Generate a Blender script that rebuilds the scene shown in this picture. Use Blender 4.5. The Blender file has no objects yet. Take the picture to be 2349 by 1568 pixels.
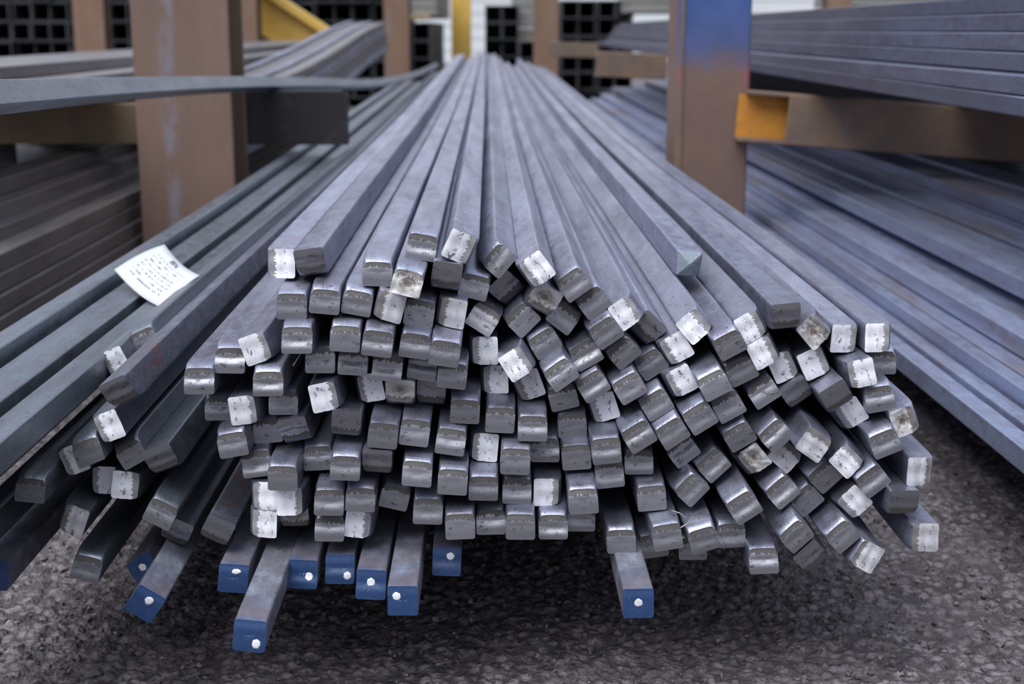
import bpy, bmesh, math, random
from mathutils import Vector, Matrix, noise as mnoise

# ------------------------------------------------------------------ camera, sky, exposure
SC = bpy.context.scene
COL = SC.collection
F_PX, IMG_W, IMG_H = 3262.0, 2349.0, 1568.0
CAM_H = 0.58                       # camera height above the asphalt, metres
VPX, VPY = 1118.0, 65.0            # vanishing point of the bars (world +Y) in the photograph
TH = math.atan((784 - VPY) / F_PX)
PSI = math.atan((1174.5 - VPX) / F_PX * math.cos(TH))
FW = Vector((math.sin(PSI) * math.cos(TH), math.cos(PSI) * math.cos(TH), -math.sin(TH)))
RT = Vector((math.cos(PSI), -math.sin(PSI), 0))
UP = RT.cross(FW)
cam = bpy.data.cameras.new('camera')
cam.sensor_width = 36.0
cam.lens = F_PX * 36.0 / IMG_W
cam.clip_start = 0.05
cam.clip_end = 200
cam.dof.use_dof = True
cam.dof.focus_distance = 1.20
cam.dof.aperture_fstop = 8.0
cam_o = bpy.data.objects.new('camera', cam)
COL.objects.link(cam_o)
cam_o.matrix_world = Matrix(((RT.x, UP.x, -FW.x, 0), (RT.y, UP.y, -FW.y, 0), (RT.z, UP.z, -FW.z, CAM_H), (0, 0, 0, 1)))
SC.camera = cam_o

SKY_TINT = (0.88, 0.94, 1.13)
SKY_GAIN = 0.54
world = bpy.data.worlds.new('overcast_sky')
SC.world = world
world.use_nodes = True
wn, wl = world.node_tree.nodes, world.node_tree.links
wn.clear()
w_out = wn.new('ShaderNodeOutputWorld')
w_bg = wn.new('ShaderNodeBackground')
w_tc = wn.new('ShaderNodeTexCoord')
w_sep = wn.new('ShaderNodeSeparateXYZ')
w_r = wn.new('ShaderNodeMapRange')           # standard overcast sky: zenith three times the horizon
w_r.inputs['From Min'].default_value = 0.0
w_r.inputs['From Max'].default_value = 1.0
w_r.inputs['To Min'].default_value = 0.75
w_r.inputs['To Max'].default_value = 2.25
w_bg.inputs['Color'].default_value = (*SKY_TINT, 1)
w_m = wn.new('ShaderNodeMath'); w_m.operation = 'MULTIPLY'; w_m.inputs[1].default_value = SKY_GAIN
wl.new(w_tc.outputs['Generated'], w_sep.inputs[0])
wl.new(w_sep.outputs['Z'], w_r.inputs['Value'])
wl.new(w_r.outputs[0], w_m.inputs[0])
wl.new(w_m.outputs[0], w_bg.inputs['Strength'])
wl.new(w_bg.outputs[0], w_out.inputs['Surface'])

sun = bpy.data.lights.new('veiled_sun', 'SUN')     # brighter side of the clouded sky
sun.energy = 3.3
sun.angle = math.radians(50)
sun.color = (0.97, 0.98, 1.0)
sun_o = bpy.data.objects.new('veiled_sun', sun)
COL.objects.link(sun_o)
sun_o.rotation_euler = Vector((-0.36, -0.39, 0.85)).to_track_quat('Z', 'Y').to_euler()

vs = SC.view_settings
vs.view_transform = 'Standard'
vs.look = 'None'
vs.gamma = 1.0
vs.use_curve_mapping = False
vs.exposure = 0.16

random.seed(7)
R = random.Random(11)

# ------------------------------------------------------------------ helpers
def P(x, y, d):
    """pixel (x, y) of the photograph at depth Y = d -> world point"""
    v = FW + RT * ((x - 1174.5) / F_PX) + UP * ((784 - y) / F_PX)
    return Vector((0, 0, CAM_H)) + v * (d / v.y)

def smooth(a, b, x):
    t = max(0.0, min(1.0, (x - a) / (b - a)))
    return t * t * (3 - 2 * t)

def empty(name, loc=(0, 0, 0), rot=(0, 0, 0)):
    o = bpy.data.objects.new(name, None)
    o.empty_display_size = 0.02
    COL.objects.link(o)
    o.location = loc
    o.rotation_euler = rot
    return o

def tag(o, label, cat, group=None):
    o['label'] = label
    o['category'] = cat
    if group:
        o['group'] = group
    return o

def mesh(name, verts, faces, mat, parent=None, smooth_sh=False, loc=None):
    me = bpy.data.meshes.new(name)
    me.from_pydata([tuple(v) for v in verts], [], faces)
    me.materials.append(mat)
    if smooth_sh:
        me.polygons.foreach_set('use_smooth', [True] * len(me.polygons))
    me.update()
    o = bpy.data.objects.new(name, me)
    COL.objects.link(o)
    if parent is not None:
        o.parent = parent
    if loc is not None:
        o.location = loc
    return o

def boxes(name, lst, mat, parent=None, bevel=0.0):
    """several axis-aligned boxes (x0,x1,y0,y1,z0,z1) as one mesh"""
    V, Fc = [], []
    for (x0, x1, y0, y1, z0, z1) in lst:
        b = len(V)
        V += [(x0, y0, z0), (x1, y0, z0), (x1, y1, z0), (x0, y1, z0), (x0, y0, z1), (x1, y0, z1), (x1, y1, z1), (x0, y1, z1)]
        Fc += [tuple(b + i for i in q) for q in ((0, 3, 2, 1), (4, 5, 6, 7), (0, 1, 5, 4), (1, 2, 6, 5), (2, 3, 7, 6), (3, 0, 4, 7))]
    o = mesh(name, V, Fc, mat, parent)
    if bevel:
        m = o.modifiers.new('bevel', 'BEVEL'); m.width = bevel; m.segments = 2; m.limit_method = 'ANGLE'
    return o

# ------------------------------------------------------------------ materials
class NT:
    def __init__(self, name):
        self.m = bpy.data.materials.new(name)
        self.m.use_nodes = True
        self.t = self.m.node_tree
        self.t.nodes.clear()
        self.out = self.n('ShaderNodeOutputMaterial')
        self.b = self.n('ShaderNodeBsdfPrincipled')
        self.l(self.b.outputs[0], self.out.inputs['Surface'])
    def n(self, kind, **kw):
        nd = self.t.nodes.new(kind)
        for k, v in kw.items():
            setattr(nd, k, v)
        return nd
    def l(self, a, b):
        self.t.links.new(a, b)
    def set(self, **kw):
        for k, v in kw.items():
            self.b.inputs[k.replace('_', ' ')].default_value = v
    def coord(self, which='Object', scale=(1, 1, 1), rnd=False):
        tc = self.n('ShaderNodeTexCoord')
        mp = self.n('ShaderNodeMapping')
        mp.inputs['Scale'].default_value = scale
        self.l(tc.outputs[which], mp.inputs['Vector'])
        if rnd:
            oi = self.n('ShaderNodeObjectInfo')
            mu = self.n('ShaderNodeMath', operation='MULTIPLY'); mu.inputs[1].default_value = 137.0
            self.l(oi.outputs['Random'], mu.inputs[0])
            self.l(mu.outputs[0], mp.inputs['Location'])
        return mp.outputs[0]
    def noise(self, vec, scale, detail=3, rough=0.55, w=None):
        nd = self.n('ShaderNodeTexNoise')
        nd.inputs['Scale'].default_value = scale
        nd.inputs['Detail'].default_value = detail
        nd.inputs['Roughness'].default_value = rough
        self.l(vec, nd.inputs['Vector'])
        return nd.outputs['Fac']
    def math(self, op, a, b=None, clamp=False):
        nd = self.n('ShaderNodeMath', operation=op, use_clamp=clamp)
        for i, v in enumerate((a, b)):
            if v is None:
                continue
            if isinstance(v, (int, float)):
                nd.inputs[i].default_value = v
            else:
                self.l(v, nd.inputs[i])
        return nd.outputs[0]
    def ramp(self, fac, stops, interp='LINEAR'):
        nd = self.n('ShaderNodeValToRGB')
        cr = nd.color_ramp
        cr.interpolation = interp
        while len(cr.elements) < len(stops):
            cr.elements.new(0.5)
        for e, (p, c) in zip(cr.elements, stops):
            e.position = p
            e.color = (c[0], c[1], c[2], 1) if hasattr(c, '__len__') else (c, c, c, 1)
        self.l(fac, nd.inputs[0])
        return nd.outputs[0]
    def mix(self, fac, a, b):
        nd = self.n('ShaderNodeMix', data_type='RGBA')
        for i, v in ((0, fac), (6, a), (7, b)):
            if isinstance(v, (int, float)):
                nd.inputs[i].default_value = v
            elif isinstance(v, tuple):
                nd.inputs[i].default_value = (*v, 1) if len(v) == 3 else v
            else:
                self.l(v, nd.inputs[i])
        return nd.outputs[2]
    def bump(self, h, strength=0.3, dist=0.001):
        nd = self.n('ShaderNodeBump')
        nd.inputs['Strength'].default_value = strength
        nd.inputs['Distance'].default_value = dist
        self.l(h, nd.inputs['Height'])
        self.l(nd.outputs[0], self.b.inputs['Normal'])
    def rand(self):
        return self.n('ShaderNodeObjectInfo').outputs['Random']

def mill_scale(name, base=(0.41, 0.42, 0.515), second=(0.215, 0.205, 0.265), teal=(0.32, 0.375, 0.46), warm=0.0, blue_end=0.0, red=0.0, metal=0.84, rough=0.40):
    """dark blue-grey mill scale of hot rolled steel; local Y runs along the bar from its cut end"""
    M = NT(name)
    c = M.coord('Object', (1, 0.12, 1), rnd=True)
    c2 = M.coord('Object', (1, 0.55, 1), rnd=True)
    n1 = M.noise(c, 30, 5, 0.68)
    n2 = M.noise(c2, 70, 4, 0.62)
    n3 = M.noise(c2, 420, 2, 0.6)
    col = M.mix(M.ramp(n1, [(0.36, 0.0), (0.66, 1.0)]), second, base)
    col = M.mix(M.ramp(n2, [(0.45, 0.0), (0.7, 0.7)]), col, teal)
    rv = M.math('MULTIPLY_ADD', M.rand(), 0.35)
    rv.node.inputs[2].default_value = 0.82
    sc = M.n('ShaderNodeVectorMath', operation='SCALE')
    M.l(col, sc.inputs[0]); M.l(rv, sc.inputs['Scale'])
    col = sc.outputs[0]
    # small dark pits and a few rubbed light flecks
    col = M.mix(M.ramp(n3, [(0.63, 0.0), (0.70, 0.75)]), col, (0.05, 0.05, 0.06))
    n5 = M.noise(c2, 900, 2, 0.5)
    col = M.mix(M.ramp(n5, [(0.69, 0.0), (0.74, 0.8)]), col, (0.55, 0.56, 0.6))
    if warm:
        n4 = M.noise(c, 9, 5, 0.65)
        col = M.mix(M.math('MULTIPLY', M.ramp(n4, [(0.52, 0.0), (0.72, 1.0)]), warm), col, (0.27, 0.16, 0.085))
    tc = M.n('ShaderNodeTexCoord'); sp = M.n('ShaderNodeSeparateXYZ'); M.l(tc.outputs['Object'], sp.inputs[0])
    if blue_end:
        f = M.math('ADD', sp.outputs['Y'], M.math('MULTIPLY', n2, 0.03))
        f = M.ramp(f, [(0.012, 1.0), (0.075, 0.0)])
        col = M.mix(M.math('MULTIPLY', f, blue_end), col, (0.07, 0.12, 0.26))
        g = M.ramp(M.math('ADD', sp.outputs['Y'], M.math('MULTIPLY', n1, 0.05)), [(0.02, 0.0), (0.035, 0.5), (0.07, 0.0)])
        col = M.mix(g, col, (0.24, 0.17, 0.125))
    if red:
        f = M.math('MULTIPLY', M.ramp(sp.outputs['Y'], [(0.02, 0.0), (0.035, 1.0), (0.09, 1.0), (0.15, 0.0)]), M.ramp(n2, [(0.52, 0.0), (0.56, 1.0)]))
        col = M.mix(M.math('MULTIPLY', f, red), col, (0.23, 0.085, 0.07))
    M.l(col, M.b.inputs['Base Color'])
    M.l(M.ramp(n2, [(0.3, rough - 0.07), (0.7, rough + 0.10)]), M.b.inputs['Roughness'])
    M.set(Metallic=metal)
    h = M.math('ADD', M.math('MULTIPLY', n3, 0.6), n2)
    M.bump(h, 0.5, 0.0007)
    return M.m

def cut_face(name, base, dark, strip, metal, rough, spots=0.5, stain=0.0, bump=0.25, grain=0.0):
    """sheared bar end; UV: u across, v = 1 at the edge the blade entered"""
    M = NT(name)
    uv = M.n('ShaderNodeUVMap'); uv.uv_map = 'face'
    sp = M.n('ShaderNodeSeparateXYZ'); M.l(uv.outputs[0], sp.inputs[0])
    oi = M.rand()
    def off(scale):
        mp = M.n('ShaderNodeMapping'); mp.inputs['Scale'].default_value = scale
        cb = M.n('ShaderNodeCombineXYZ')
        M.l(M.math('MULTIPLY', oi, 91.0), cb.inputs[0]); M.l(M.math('MULTIPLY', oi, 57.0), cb.inputs[1]); M.l(M.math('MULTIPLY', oi, 33.0), cb.inputs[2])
        M.l(uv.outputs[0], mp.inputs['Vector']); M.l(cb.outputs[0], mp.inputs['Location'])
        return mp.outputs[0]
    jag = M.noise(off((13, 2.6, 1)), 1.0, 4, 0.6)
    fine = M.noise(off((60, 14, 1)), 1.0, 3, 0.6)
    blot = M.noise(off((3.4, 5.0, 1)), 1.0, 6, 0.70)
    grit = M.noise(off((34, 34, 1)), 1.0, 3, 0.6)
    wob = M.math('ADD', sp.outputs['Y'], M.math('MULTIPLY', M.math('SUBTRACT', jag, 0.5), 0.5))
    mask = M.ramp(wob, [(0.75, 0.0), (0.765, 1.0)])
    col = M.mix(M.ramp(grit, [(0.35, 0.0), (0.7, 1.0)]), base, tuple(x * 0.86 for x in base))
    tone = M.math('MULTIPLY_ADD', oi, 0.24)
    tone.node.inputs[2].default_value = 0.80
    ts = M.n('ShaderNodeVectorMath', operation='SCALE')
    M.l(col, ts.inputs[0]); M.l(tone, ts.inputs['Scale'])
    col = ts.outputs[0]
    # dark mill-scale flakes left in a band across the middle
    band = M.ramp(sp.outputs['Y'], [(0.08, 0.0), (0.22, 1.0), (0.45, 1.0), (0.62, 0.15)])
    sm = M.math('MULTIPLY', M.ramp(M.math('ADD', blot, M.math('MULTIPLY', M.math('SUBTRACT', grit, 0.5), 0.35)), [(0.585, 0.0), (0.605, 1.0)]), band)
    col = M.mix(M.math('MULTIPLY', sm, spots), col, dark)
    if stain:
        dx = M.math('SUBTRACT', sp.outputs['X'], 0.52); dy = M.math('SUBTRACT', sp.outputs['Y'], 0.45)
        r = M.math('SQRT', M.math('ADD', M.math('MULTIPLY', dx, dx), M.math('MULTIPLY', dy, dy)))
        r = M.math('ADD', r, M.math('MULTIPLY', M.math('SUBTRACT', blot, 0.5), 0.34))
        ring = M.ramp(r, [(0.08, 0.9), (0.16, 0.15), (0.25, 0.55), (0.31, 0.0)])
        col = M.mix(M.math('MULTIPLY', ring, stain), col, (0.16, 0.115, 0.07))
    scol = M.mix(fine, tuple(x * 0.6 for x in strip), tuple(min(1, x * 1.35) for x in strip))
    col = M.mix(M.math('MULTIPLY', mask, 0.93), col, scol)
    M.l(col, M.b.inputs['Base Color'])
    M.l(M.math('ADD', M.math('MULTIPLY', mask, 0.12), rough), M.b.inputs['Roughness'])
    M.l(M.math('MULTIPLY', M.math('SUBTRACT', 1.0, mask), metal), M.b.inputs['Metallic'])
    h = M.math('ADD', M.math('MULTIPLY', grit, 1.0), M.math('MULTIPLY', M.math('ADD', mask, sm), -0.7))
    h = M.math('ADD', h, M.math('MULTIPLY', fine, 0.5))
    M.bump(h, bump, 0.0005)
    return M.m

def paint(name, colr, rough=0.45, scratch=0.0):
    M = NT(name)
    c = M.coord('Object', (1, 1, 1), rnd=True)
    n = M.noise(c, 90, 4, 0.6)
    n2 = M.noise(c, 650, 2, 0.6)
    col = M.mix(M.ramp(n, [(0.35, 0.0), (0.7, 1.0)]), colr, tuple(x * 0.78 for x in colr))
    if scratch:
        col = M.mix(M.math('MULTIPLY', M.ramp(n2, [(0.66, 0.0), (0.7, 1.0)]), scratch), col, (0.4, 0.45, 0.55))
    M.l(col, M.b.inputs['Base Color'])
    M.set(Roughness=rough)
    M.bump(n2, 0.25, 0.0003)
    return M.m

def rust(name, c1, c2, c3=None, scale=7.0, streak=0.35, rough=0.8):
    M = NT(name)
    c = M.coord('Object', (1, 1, streak), rnd=True)
    n = M.noise(c, scale, 6, 0.62)
    n2 = M.noise(c, scale * 9, 4, 0.6)
    col = M.mix(M.ramp(n, [(0.33, 0.0), (0.68, 1.0)]), c1, c2)
    if c3:
        n3 = M.noise(c, scale * 2.3, 5, 0.65)
        col = M.mix(M.ramp(n3, [(0.58, 0.0), (0.68, 0.75)]), col, c3)
    col = M.mix(M.math('MULTIPLY', n2, 0.35), col, tuple(x * 0.5 for x in c1))
    M.l(col, M.b.inputs['Base Color'])
    M.set(Roughness=rough)
    M.bump(n2, 0.3, 0.002)
    return M.m

M_SCALE = mill_scale('mill_scale')
M_SCALE_TEAL = mill_scale('mill_scale_teal', base=(0.27, 0.30, 0.345), second=(0.17, 0.18, 0.21), teal=(0.22, 0.28, 0.315))
M_SCALE_WARM = mill_scale('mill_scale_rust_streaked', base=(0.40, 0.455, 0.63), second=(0.29, 0.29, 0.40), teal=(0.34, 0.43, 0.58), warm=0.8, metal=0.7)
M_SCALE_SHADED = mill_scale('mill_scale_shaded', base=(0.235, 0.245, 0.33), second=(0.165, 0.16, 0.215), teal=(0.19, 0.225, 0.30))  # darker mill scale: shade on the upper stack's sides put into the colour
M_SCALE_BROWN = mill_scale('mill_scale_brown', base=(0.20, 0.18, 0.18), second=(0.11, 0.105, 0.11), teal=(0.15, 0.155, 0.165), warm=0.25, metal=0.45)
M_SCALE_BLUE = mill_scale('mill_scale_blue_overspray', base=(0.21, 0.21, 0.24), second=(0.15, 0.145, 0.17), blue_end=0.75, metal=0.35, rough=0.48)
M_SCALE_RED = mill_scale('mill_scale_red_smudge', base=(0.24, 0.26, 0.31), red=0.75)
M_CUT_G = cut_face('sheared_grey', (0.29, 0.29, 0.31), (0.085, 0.075, 0.066), (0.050, 0.044, 0.039), 0.8, 0.38, 0.85, bump=0.22)
M_CUT_W = cut_face('sheared_white', (0.92, 0.92, 0.95), (0.10, 0.10, 0.12), (0.26, 0.25, 0.255), 0.0, 0.55, 0.95, bump=0.5)  # white and pale ends: light caught by side-turned cuts, put into the colour
M_CUT_V = cut_face('sheared_pale', (0.58, 0.58, 0.60), (0.10, 0.09, 0.09), (0.14, 0.125, 0.115), 0.3, 0.45, 0.9, bump=0.4)
M_CUT_P = cut_face('torn_pitted', (0.58, 0.565, 0.55), (0.12, 0.10, 0.08), (0.15, 0.13, 0.115), 0.2, 0.45, 0.6, stain=0.95, bump=0.6)
M_BLUE = paint('blue_paint', (0.018, 0.052, 0.148), 0.42, 0.15)
M_DOT = paint('white_paint', (0.82, 0.83, 0.84), 0.5)
M_TIP = mill_scale('dipped_tip', base=(0.10, 0.125, 0.15), second=(0.07, 0.09, 0.105), teal=(0.13, 0.165, 0.19), metal=0.3)

def scraped_rust():
    M = NT('rusty_post_scraped')
    c = M.coord('Object', (1, 1, 0.35))
    n = M.noise(c, 6, 6, 0.62); n2 = M.noise(c, 60, 4, 0.6); n3 = M.noise(c, 26, 5, 0.7)
    col = M.mix(M.ramp(n, [(0.33, 0.0), (0.68, 1.0)]), (0.165, 0.10, 0.075), (0.225, 0.145, 0.105))
    col = M.mix(M.math('MULTIPLY', n2, 0.35), col, (0.09, 0.06, 0.05))
    tc = M.n('ShaderNodeTexCoord'); sp = M.n('ShaderNodeSeparateXYZ'); M.l(tc.outputs['Object'], sp.inputs[0])
    x = M.math('ADD', sp.outputs['X'], M.math('MULTIPLY', M.math('SUBTRACT', n, 0.5), 0.03))
    band = M.ramp(M.math('ABSOLUTE', M.math('ADD', x, 0.030)), [(0.006, 1.0), (0.020, 0.0)])
    col = M.mix(M.math('MULTIPLY', band, M.ramp(n3, [(0.42, 0.0), (0.58, 0.8)])), col, (0.205, 0.195, 0.235))
    M.l(col, M.b.inputs['Base Color']); M.set(Roughness=0.75)
    M.bump(n2, 0.3, 0.002)
    return M.m
M_RUST_POST = rust('rusty_post', (0.20, 0.115, 0.075), (0.26, 0.165, 0.115), (0.235, 0.205, 0.20), 5.0)
M_RUST_DARK = rust('rusty_dark', (0.13, 0.095, 0.075), (0.19, 0.13, 0.085), (0.20, 0.15, 0.07), 6.0, 1.0)
M_RUST_ARM = rust('rusty_arm', (0.135, 0.095, 0.08), (0.21, 0.135, 0.08), (0.16, 0.13, 0.115), 14.0, 1.0)
M_RUST_ORANGE = rust('rust_orange', (0.62, 0.26, 0.03), (0.50, 0.20, 0.03), (0.16, 0.12, 0.06), 22.0, 1.0)
M_YELLOW = rust('yellow_paint', (0.72, 0.44, 0.08), (0.80, 0.52, 0.13), (0.45, 0.28, 0.08), 4.0, 1.0, 0.5)
M_TUBE = rust('black_tube_steel', (0.035, 0.037, 0.042), (0.06, 0.063, 0.07), None, 3.0, 1.0, 0.55)
M_GALV = rust('weathered_grey_steel', (0.22, 0.22, 0.20), (0.30, 0.295, 0.27), (0.16, 0.155, 0.15), 3.0, 1.0, 0.6)
M_WOOD = rust('timber', (0.36, 0.25, 0.14), (0.45, 0.33, 0.2), None, 12.0, 1.0, 0.8)

# ------------------------------------------------------------------ ground and far wall
def asphalt():
    M = NT('asphalt')
    c = M.coord('Object', (1, 1, 1))
    v = M.n('ShaderNodeTexVoronoi'); v.inputs['Scale'].default_value = 88
    M.l(c, v.inputs['Vector'])
    v2 = M.n('ShaderNodeTexVoronoi'); v2.inputs['Scale'].default_value = 230
    M.l(c, v2.inputs['Vector'])
    n = M.noise(c, 7, 5, 0.6)
    n2 = M.noise(c, 320, 3, 0.6)
    sp = M.n('ShaderNodeSeparateXYZ'); M.l(v.outputs['Color'], sp.inputs[0])
    col = M.mix(M.ramp(sp.outputs[0], [(0.0, 0.0), (1.0, 1.0)]), (0.095, 0.080, 0.086), (0.24, 0.205, 0.217))
    col = M.mix(M.ramp(v.outputs['Distance'], [(0.35, 0.0), (0.62, 0.85)]), col, (0.03, 0.026, 0.027))
    col = M.mix(M.ramp(n, [(0.35, 0.0), (0.7, 0.5)]), col, (0.17, 0.145, 0.152))
    col = M.mix(M.ramp(n2, [(0.64, 0.0), (0.72, 0.6)]), col, (0.27, 0.25, 0.245))
    M.l(col, M.b.inputs['Base Color'])
    M.set(Roughness=0.75)
    h = M.math('SUBTRACT', M.math('MULTIPLY', n2, 0.35), v.outputs['Distance'])
    h = M.math('ADD', h, M.math('MULTIPLY', v2.outputs['Distance'], -0.4))
    M.bump(h, 0.9, 0.006)
    return M.m
M_ASPHALT = asphalt()
fl = boxes('floor', [(-60, 60, -40, 90, -0.2, 0.0)], M_ASPHALT)
fl['kind'] = 'structure'

def asphalt_surface():
    """worn asphalt in front of and under the heap: stones standing proud, pits between them"""
    x0, x1, y0, y1, st = -0.80, 1.02, 0.92, 2.45, 0.0034
    nx, ny = int((x1 - x0) / st), int((y1 - y0) / st)
    V = []
    for j in range(ny + 1):
        y = y0 + st * j
        for i in range(nx + 1):
            x = x0 + st * i
            d1, p = mnoise.voronoi(Vector((x * 88, y * 88, 0.3)))
            rnd = mnoise.cell(p[0] * 9.7)
            big = mnoise.noise(Vector((x * 48, y * 48, 1.7)))
            z = -0.0034 * min(1.0, d1[0] * 1.5) + 0.0024 * rnd - 0.011 * max(0.0, big - 0.22) + 0.0012 * mnoise.noise(Vector((x * 240, y * 240, 4.0)))
            e = min(1.0, (x - x0) / 0.05, (x1 - x) / 0.05, (y - y0) / 0.05, (y1 - y) / 0.05)
            V.append((x, y, (z + 0.004) * e + 0.0005))
    Fc = []
    w = nx + 1
    for j in range(ny):
        for i in range(nx):
            k = j * w + i
            Fc.append((k, k + 1, k + w + 1, k + w))
    o = mesh('asphalt_surface', V, Fc, M_ASPHALT, fl, True)
asphalt_surface()

def stone_chips():
    """loose stone chips bedded in the asphalt, one mesh"""
    rr = random.Random(5)
    V, Fc = [], []
    ico = [(0, 0, 1), (0.89, 0, 0.45), (0.28, 0.85, 0.45), (-0.72, 0.53, 0.45), (-0.72, -0.53, 0.45), (0.28, -0.85, 0.45), (0.9, 0.3, -0.4), (0, 0.95, -0.4), (-0.95, 0.0, -0.4), (0, -0.95, -0.4)]
    fi = [(0, 1, 2), (0, 2, 3), (0, 3, 4), (0, 4, 5), (0, 5, 1), (1, 6, 2), (2, 6, 7), (2, 7, 3), (3, 7, 8), (3, 8, 4), (4, 8, 9), (4, 9, 5), (5, 9, 6), (5, 6, 1)]
    for i in range(9000):
        y = 0.95 + 2.2 * rr.random() ** 1.4
        x = rr.uniform(-0.62, 0.5) * (0.55 + y * 0.6)
        s = 0.0014 + 0.0034 * rr.random() ** 2.4
        if rr.random() < 0.03: s *= 1.5
        a = rr.uniform(0, 6.28); ca, sa = math.cos(a), math.sin(a)
        sx, sy, sz = s * rr.uniform(0.7, 1.3), s * rr.uniform(0.7, 1.2), s * rr.uniform(0.6, 1.1)
        b = len(V)
        for (px, py, pz) in ico:
            j = rr.uniform(0.62, 1.25)
            qx, qy = px * sx * j, py * sy * j
            V.append((x + qx * ca - qy * sa, y + qx * sa + qy * ca, pz * sz * j + 0.0028))
        Fc += [tuple(b + k for k in f) for f in fi]
    M = NT('stone_chips')
    c = M.coord('Object')
    v = M.n('ShaderNodeTexVoronoi'); v.inputs['Scale'].default_value = 60
    M.l(c, v.inputs['Vector'])
    sp = M.n('ShaderNodeSeparateXYZ'); M.l(v.outputs['Color'], sp.inputs[0])
    n = M.noise(c, 400, 3)
    col = M.ramp(sp.outputs[0], [(0.0, (0.075, 0.063, 0.066)), (0.5, (0.15, 0.127, 0.13)), (0.85, (0.21, 0.185, 0.185)), (1.0, (0.33, 0.30, 0.29))])
    col = M.mix(M.math('MULTIPLY', n, 0.6), col, (0.05, 0.043, 0.043))
    M.l(col, M.b.inputs['Base Color']); M.set(Roughness=0.8)
    o = mesh('stone_chips', V, Fc, M.m)
    o['kind'] = 'stuff'
    tag(o, 'grey stone chips bedded in the dark asphalt under the bars', 'gravel')
stone_chips()

def siding():
    M = NT('pale_siding')
    c = M.coord('Object')
    n = M.noise(c, 0.7, 4)
    col = M.mix(n, (0.74, 0.76, 0.76), (0.62, 0.64, 0.63))
    M.l(col, M.b.inputs['Base Color']); M.set(Roughness=0.7)
    return M.m
M_SIDING = siding()
wb = boxes('wall_back', [(-14, 16, 24.0, 24.2, 0, 5.5)], M_SIDING)
wb['kind'] = 'structure'
for k in range(27):
    boxes('siding_board', [(-14, 16, 23.97, 24.0, 0.02 + 0.2 * k, 0.205 + 0.2 * k)], M_SIDING, wb)

# ------------------------------------------------------------------ bars
S = 0.025
RINGS = [0.0, 0.0012, 0.0035, 0.007, 0.012, 0.02, 0.035, 0.08, 0.2, 0.5, 0.9, 1.4, 2.0, 3.0, 4.5, 6.0, 1.0e9]

def profile(w, h, r, seg=3, mids=0):
    pts = []
    for cx, cz, a0 in ((w / 2 - r, h / 2 - r, 0), (-w / 2 + r, h / 2 - r, 90), (-w / 2 + r, -h / 2 + r, 180), (w / 2 - r, -h / 2 + r, 270)):
        for k in range(seg + 1):
            a = math.radians(a0 + 90.0 * k / seg)
            pts.append((cx + r * math.cos(a), cz + r * math.sin(a)))
    if mids:
        out, n = [], len(pts)
        for i in range(n):
            p, q = pts[i], pts[(i + 1) % n]
            out.append(p)
            if math.hypot(p[0] - q[0], p[1] - q[1]) > 2.5 * r:
                out += [(p[0] + (q[0] - p[0]) * k / (mids + 1), p[1] + (q[1] - p[1]) * k / (mids + 1)) for k in range(1, mids + 1)]
        pts = out
    return pts

def shear(u, v, t, typ, par):
    """deform a section point near the cut end: roll-over under the blade, wavy fracture"""
    hw = S / 2
    if typ == 't':
        ye = 0.42 * max(0.0, abs(u - v - 0.002) - 0.0022) + 0.002 * abs(u + v) / S
        k = 1 - 0.10 * math.exp(-t / 0.004)
        return u * k, v * k, t + ye * math.exp(-t / 0.02)
    A = par['A'] * math.exp(-t / 0.0055)
    q = max(0.0, min(1.0, (v + 0.003) / 0.0155))
    v2 = v - A * q - 0.25 * A * (abs(u) / hw) ** 5 * (1 if v > 0 else 0)
    u2 = u * (1 - 0.10 * (A / 0.004) * (1 if v > hw * 0.6 else 0))
    if typ == 'b':
        u2, v2 = u, v - 0.0006 * math.exp(-t / 0.002) * (1 if v > 0 else 0)
    s = 0.5 - v / S
    ye = par['rec'] * (1 - smooth(0.0, 0.3, s)) - par['bulge'] * smooth(par['b0'], par['b0'] + 0.26, s) + par['tx'] * u + par['tz'] * v
    if typ == 'p':
        ye += 0.0036 * math.exp(-((u - 0.001) ** 2 + (v + 0.001) ** 2) / 0.0055 ** 2) + 0.0022 * mnoise.noise(Vector((u * 260 + par['ph'] * 7, v * 260, par['ph'])))
    if typ == 'w' or typ == 'v':
        ye += 0.0004 * math.sin(u * 420 + par['ph']) + 0.0004 * math.sin(v * 600 + 2 * par['ph'])
    return u2, v2, t + ye * math.exp(-t / 0.012)

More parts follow.
